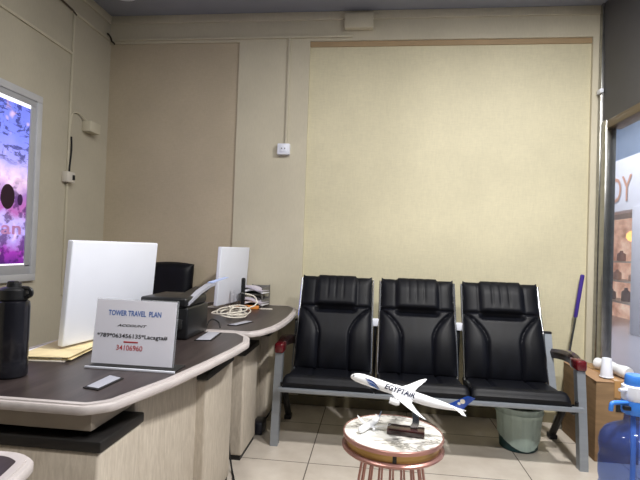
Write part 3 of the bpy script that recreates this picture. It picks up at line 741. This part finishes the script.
# ------------------------------------------------------------------ water bottle with hand pump
wx, wy = .975, 1.900; c = (wx, wy, 0)
wb = thing('water_jug', 'large blue water jug with a hand pump at the right edge', 'water jug', c)
prof = [(0, .004), (.10, 0), (.128, .012), (.139, .04)]
for k in range(4):
    z = .07 + k * .105; prof += [(.140, z), (.140, z + .062), (.1365, z + .072), (.1345, z + .082), (.1365, z + .092)]
prof += [(.140, .495), (.140, .53), (.134, .556), (.116, .580), (.086, .596), (.050, .606), (.036, .614), (.034, .63), (.034, .652), (.0, .653)]
prof = [(r * .82 if z < .60 else r, z if z < .5 else z - .022) for r, z in prof]
MB().lathe(prof, c, 56).build('jug', M_WATER, wb)
MB().tube(smooth_path([(wx - .008, wy - .005, .66), (wx - .012, wy - .02, .45), (wx - .022, wy - .03, .22), (wx - .03, wy - .03, .03)], 6), .0085, 10).build('dip_tube', mat('pale_blue_tube', (150, 186, 236), .35), wb)
pu = MB().lathe([(.036, .623), (.043, .626), (.045, .633), (.045, .668), (.041, .676), (.0, .678)], c, 40).build('pump_collar', M_BLUEP, wb, label='blue pump collar')
MB().lathe([(0, .673), (.040, .673), (.044, .678), (.046, .698), (.044, .726), (.038, .730), (0, .731)], c, 40).build('pump_body', M_WHITE, wb)
MB().lathe([(0, .728), (.034, .728), (.0355, .734), (.0345, .760), (.030, .767), (0, .768)], c, 40).build('push_cap', M_BLUEP, wb, label='blue push cap')
sq = smooth_path([(wx - .03, wy - .02, .668), (wx - .075, wy - .035, .670), (wx - .098, wy - .042, .668), (wx - .103, wy - .044, .654), (wx - .104, wy - .044, .642)], 6)
MB().tube(sq, .0078, 12).build('spout', M_BLUEP, wb)
MB().tube([(wx - .036, wy - .015, .713), (wx - .068, wy - .028, .715)], [.008, .0062], 10).build('lever', M_WHITE, wb)
MB().box((wx - .060, wy - .05, .646), (wx - .035, wy - .03, .662), .004).build('clip', M_PLASTIC, wb)

# ------------------------------------------------------------------ lit poster on the left wall
PX0 = XL
po = thing('light_box_poster', 'lit violet and blue poster in a grey frame on the left wall', 'poster', (PX0, 2.2, .93))
ya, yb, za, zb = 1.55, 2.845, .926, 2.112
fr = MB(); t = .046
fr.box((PX0, ya, zb - t), (PX0 + .028, yb, zb), .004); fr.box((PX0, ya, za), (PX0 + .028, yb, za + t), .004); fr.box((PX0, ya, za + t), (PX0 + .028, ya + t, zb - t), .004); fr.box((PX0, yb - t, za + t), (PX0 + .028, yb, zb - t), .004)
fro = fr.build('frame', mat('silver_grey_frame', (200, 202, 206), .4, .15), po)
f2 = MB(); i0 = t; i1 = .092
f2.box((PX0, ya + i0, zb - i1 + .01), (PX0 + .020, yb - i0, zb - i0), .003); f2.box((PX0, ya + i0, za + i0), (PX0 + .020, yb - i0, za + i1 + .012), .003); f2.box((PX0, ya + i0, za + i1), (PX0 + .020, ya + i1, zb - i1), .003); f2.box((PX0, yb - i1, za + i1), (PX0 + .020, yb - i0, zb - i1 + .01), .003)
f2.build('inner_frame', mat('inner_grey_frame', (180, 182, 188), .4, .15), po)
def m_poster():
    m = bpy.data.materials.new('printed_violet_scene'); m.use_nodes = True; n = NT(m)
    tc = n.node('ShaderNodeTexCoord'); sp = n.node('ShaderNodeSeparateXYZ'); n.link(tc.outputs['Object'], sp.inputs[0])
    h = n.math('DIVIDE', sp.outputs[2], 1.18)                                # height up the poster
    w = n.noise(n.coord((7, 7, 7)), 1, 5, .6)
    hh = n.math('ADD', h, n.math('MULTIPLY', n.math('SUBTRACT', w, .5), .16))
    base = n.ramp(hh, [(.06, lin((74, 30, 116))), (.17, lin((150, 52, 168))), (.24, lin((176, 160, 234))), (.31, lin((186, 170, 236))), (.36, lin((170, 96, 170))), (.44, lin((150, 110, 180))), (.52, lin((236, 206, 236))), (.60, lin((170, 164, 236))), (.75, lin((124, 136, 232))), (1, lin((104, 118, 224)))])
    sp_ = n.noise(n.coord((12, 12, 17)), 1, 3, .6)
    low = n.ramp(h, [(.45, (1, 1, 1, 1)), (.58, (0, 0, 0, 1))])
    spots = n.ramp(sp_, [(.50, (0, 0, 0, 1)), (.60, (1, 1, 1, 1))])
    base = n.mix(n.math('MULTIPLY', spots, n.math('MULTIPLY', low, .75)), base, lin((58, 24, 86)))
    br = n.noise(n.coord((4, 8, 24), rot=(.75, 0, 0)), 1, 5, .7, .6)
    upm = n.ramp(h, [(.58, (0, 0, 0, 1)), (.64, (1, 1, 1, 1))])
    br2 = n.noise(n.coord((10, 14, 9), rot=(-.6, 0, 0)), 1, 4, .65, .8)
    brm = n.math('MAXIMUM', n.ramp(br, [(.53, (0, 0, 0, 1)), (.58, (1, 1, 1, 1))]), n.ramp(br2, [(.56, (0, 0, 0, 1)), (.61, (1, 1, 1, 1))]))
    base = n.mix(n.math('MULTIPLY', brm, n.math('MULTIPLY', upm, .8)), base, lin((46, 48, 116)))
    bl = n.noise(n.coord((9, 9, 9), loc=(3, 1, 0)), 1, 2, .5)
    pk = n.ramp(bl, [(.60, (0, 0, 0, 1)), (.68, (1, 1, 1, 1))])
    base = n.mix(n.math('MULTIPLY', pk, .6), base, lin((244, 206, 240)))
    n.link(base, n.b.inputs['Base Color']); n.link(base, n.b.inputs['Emission Color']); n.b.inputs['Emission Strength'].default_value = .7
    n.b.inputs['Roughness'].default_value = .25
    return m
SCX = PX0 + .012
scr = MB().box((PX0, ya + i1, za + i1), (SCX, yb - i1, zb - i1)).build('print', m_poster(), po)
MB().box((SCX, ya + i1, zb - i1 - .012), (SCX + .003, yb - i1, zb - i1 + .012)).build('light_strip', emit('white_light_strip', (250, 250, 255), .9), po)
MB().box((SCX, ya + i1, za + i1 + .008), (SCX + .003, yb - i1, za + i1 + .020)).build('light_strip', emit('white_light_edge', (250, 246, 255), 1.0), po)
hd = MB(); hd.box((0, 0, 0), (.0012, .001, .001))
hd = MB(); n = 24; hd.quad([(SCX + .0008, 2.60 + .055 * cos(2 * pi * k / n), 1.44 + .075 * sin(2 * pi * k / n)) for k in range(n)]); hd.build('printed_dark_oval', mat('dark_maroon_print', (44, 14, 40), .3), scr)
hd = MB(); hd.quad([(SCX + .0010, 2.70 + .022 * cos(2 * pi * k / n), 1.43 + .035 * sin(2 * pi * k / n)) for k in range(n)]); hd.build('printed_dark_oval', mat('dark_violet_print', (66, 26, 92), .3), scr)
hd = MB(); hd.text('an', .16, .055, lambda a, b, l: (SCX + .001, 2.64 + a, 1.215 + b), 0, .02); hd.build('lettering', mat('pale_pink_print', (226, 160, 222), .4), scr)

# ------------------------------------------------------------------ small wall fittings
def wall_box(name, label, cat, a, b, m=M_OFFW, bev=.006):
    r = thing(name, label, cat, tuple((a[i] + b[i]) / 2 for i in range(3))); MB().box(a, b, bev, 2).build('housing', m, r); return r
jb = wall_box('junction_box', 'pale junction box high on the left wall near the corner', 'junction box', (XL, 3.30, 2.005), (XL + .07, 3.43, 2.085), M_FRAME)
q = smooth_path([(XL + .01, 3.155, 2.02), (XL + .012, 3.17, 2.10), (XL + .015, 3.24, 2.12), (XL + .03, 3.31, 2.085)], 6); MB().tube(q, .005, 8).build('flex_cable', M_FRAME, jb)
so = wall_box('wall_socket', 'white socket box on the left wall below the black cable', 'socket', (XL, 3.095, 1.600), (XL + .045, 3.185, 1.675), M_OFFW)
MB().box((XL + .044, 3.15, 1.62), (XL + .052, 3.172, 1.655), .002).build('switch', M_PLASTIC, so)
s2 = wall_box('wall_socket', 'white socket box on the back wall at the end of a vertical conduit', 'socket', (-.768, D - .042, 1.905), (-.672, D, 1.990), M_WHITE)
MB().box((-.745, D - .046, 1.925), (-.695, D - .041, 1.972), .002).build('face_plate', M_WHITE, s2)
for dx in (-.012, .012): MB().box((-.72 + dx - .003, D - .0475, 1.945), (-.72 + dx + .003, D - .0455, 1.955)).build('pin_hole', M_RUBBER, s2)
wall_box('junction_box', 'wide beige junction box on the back wall just below the ceiling', 'junction box', (-.280, D - .055, 2.868), (-.065, D, 2.985), M_FRAME)
def tube_thing(name, label, cat, pts, r, m, n=8): return tag(MB().tube(pts, r, n).build(name, m), label, cat)
tag(MB().box((-.716, D - .016, 1.99), (-.698, D, 2.815), .003).build('conduit', M_FRAME), 'beige vertical conduit above the socket on the back wall', 'conduit')
tag(MB().box((-2.14, D - .018, 2.815), (-.22, D, 2.833), .003).build('conduit', M_FRAME), 'beige horizontal conduit along the top of the back wall', 'conduit')
tag(MB().box((XL, 3.140, .80), (XL + .014, 3.156, 2.82), .003).build('conduit', M_FRAME), 'beige vertical conduit on the left wall beside the poster', 'conduit')
tube_thing('power_cable', 'short black cable running down into the left wall socket', 'cable', smooth_path([(XL + .018, 3.158, 1.93), (XL + .020, 3.162, 1.84), (XL + .018, 3.155, 1.74), (XL + .02, 3.148, 1.68)], 5), .0065, M_RUBBER)
dl = MB(); dl.loft([[(XL, 1.5, 2.534 + .010), (XL + .012, 1.5, 2.544), (XL + .012, 1.5, 2.560), (XL, 1.5, 2.560)], [(XL, 3.142, 2.514), (XL + .012, 3.142, 2.514), (XL + .012, 3.142, 2.53), (XL, 3.142, 2.53)]])
tag(dl.build('conduit', M_FRAME), 'slightly sloping conduit above the poster on the left wall', 'conduit')
tag(MB().box((XL, 3.12, 2.812), (XL + .014, D, 2.828), .003).build('conduit', M_FRAME), 'beige conduit high on the left wall running into the corner', 'conduit')
tube_thing('power_cable', 'dark cable high on the left wall under the ceiling', 'cable', [(XL + .01, 2.6, 2.845), (XL + .012, 3.0, 2.832), (XL + .012, 3.12, 2.822), (XL + .014, 3.16, 2.805)], .007, mat('dark_brown_cable', (70, 58, 48), .6))
tube_thing('cable_stub', 'frayed dark cable ends poking out in the upper left corner', 'cable', smooth_path([(XL + .012, 3.56, 2.855), (XL + .02, 3.59, 2.84), (XL + .025, 3.605, 2.81), (-2.15, 3.603, 2.80), (-2.138, 3.60, 2.785)], 5), .007, mat('charred_cable', (56, 48, 40), .7))
st_ = wall_box('post_highlight', 'small bright highlight modelled on the steel post below the ceiling', 'highlight', (XR - .032, D - .07, 2.365), (XR - .008, D - .012, 2.395), M_WHITE, .004)  # white block stands in for a glint on the post

# ceiling fittings
def downlight(x, y, label, lit):
    r = thing('ceiling_downlight', label, 'ceiling light', (x, y, H), 'ceiling downlights' if lit else None)
    MB().lathe([(.085, 0), (.105, 0), (.108, -.004), (.104, -.010), (.088, -.010), (.085, 0)], (x, y, H), 32).build('trim_ring', M_WHITE, r)
    MB().lathe([(0, -.003), (.086, -.003), (.086, -.001), (0, -.001)], (x, y, H), 32).build('diffuser', emit('lit_diffuser', (255, 240, 214), 6) if lit else mat('frosted_diffuser', (196, 200, 206), .5), r)
downlight(-1.90, 3.27, 'small unlit round ceiling light near the left corner', False)
for lx, ly, _p in LAMPS: downlight(lx, ly, 'lit round ceiling downlight set in the blue-grey ceiling', True)

# floor bits
tube_thing('floor_cable', 'thin black cable trailing on the floor between the two desks', 'cable', smooth_path([(-.745, 2.50, .30), (-.735, 2.49, .12), (-.71, 2.47, .012), (-.68, 2.40, .008), (-.66, 2.33, .007), (-.69, 2.22, .006)], 6), .005, M_RUBBER)
ad = MB(); ad.box((-.735, 2.965, 0), (-.665, 3.09, .085), .02, 3); tag(ad.build('power_adapter', mat('dark_navy_plastic', (24, 26, 38), .4)), 'dark power adapter box at the foot of the far desk', 'adapter')

# shop across the mall
lt = MB(); lt.text('UDY', 1.06, .44, lambda a, b, l: (FX - .012 - l, 8.93 - a, 2.17 + b), 0, .004)
tag(lt.build('sign_letters', mat('terracotta_letters', (190, 142, 122), .5)), 'terracotta shop letters on the white fascia across the mall', 'sign')
pl = MB(); pl.box((FX - .05, 8.02, -.02), (FX + .06, 8.30, 2.05), .01); o_ = pl.build('pillar', mat('white_pillar', (206, 206, 218), .45)); tag(o_, 'white pillar at the shop entrance across the mall', 'pillar')
for z, wh in ((.35, 'lowest'), (.75, 'middle'), (1.12, 'topmost')):
    tag(MB().box((FX + .45, 9.0, z), (FX + .9, 10.6, z + .03)).build('wall_shelf', M_OFFW), wh + ' pale wall shelf in the lit shop across the mall', 'shelf')
for k, (y, z, h_) in enumerate(((9.25, .38, .22), (9.5, .78, .16), (9.75, .38, .26), (9.95, 1.15, .2), (10.1, .78, .2), (10.3, .38, .2), (9.35, 1.15, .17))):
    g = MB().lathe([(0, 0), (.07, 0), (.08, .03), (.075, h_ * .7), (.03, h_ * .85), (.03, h_), (0, h_)], (FX + .6, y, z), 16).build('shop_jar', mat('jar_%d' % k, ((150, 92, 80), (200, 160, 140), (110, 84, 80))[k % 3], .4)); tag(g, 'small jar on the shelf in the shop across the mall', 'jar', 'jars in the shop across the mall')
pd = thing('pendant_lamp', 'glowing warm lamp in the shop across the mall', 'lamp', (FX + .5, 9.35, 1.62))
MB().lathe([(0, -.11), (.07, -.09), (.11, -.03), (.10, .04), (.05, .09), (0, .10)], (FX + .5, 9.35, 1.62), 24).build('shade', emit('amber_glow', (255, 196, 110), 1.6), pd)
MB().tube([(FX + .5, 9.35, 1.72), (FX + .5, 9.35, 2.02)], .006, 6).build('cord', M_PLASTIC, pd)
struct('ceiling_mall_shop', MB().box((FX + .28, 7.9, 2.02), (FX + 1.0, 11.6, 2.1)), M_CEIL)
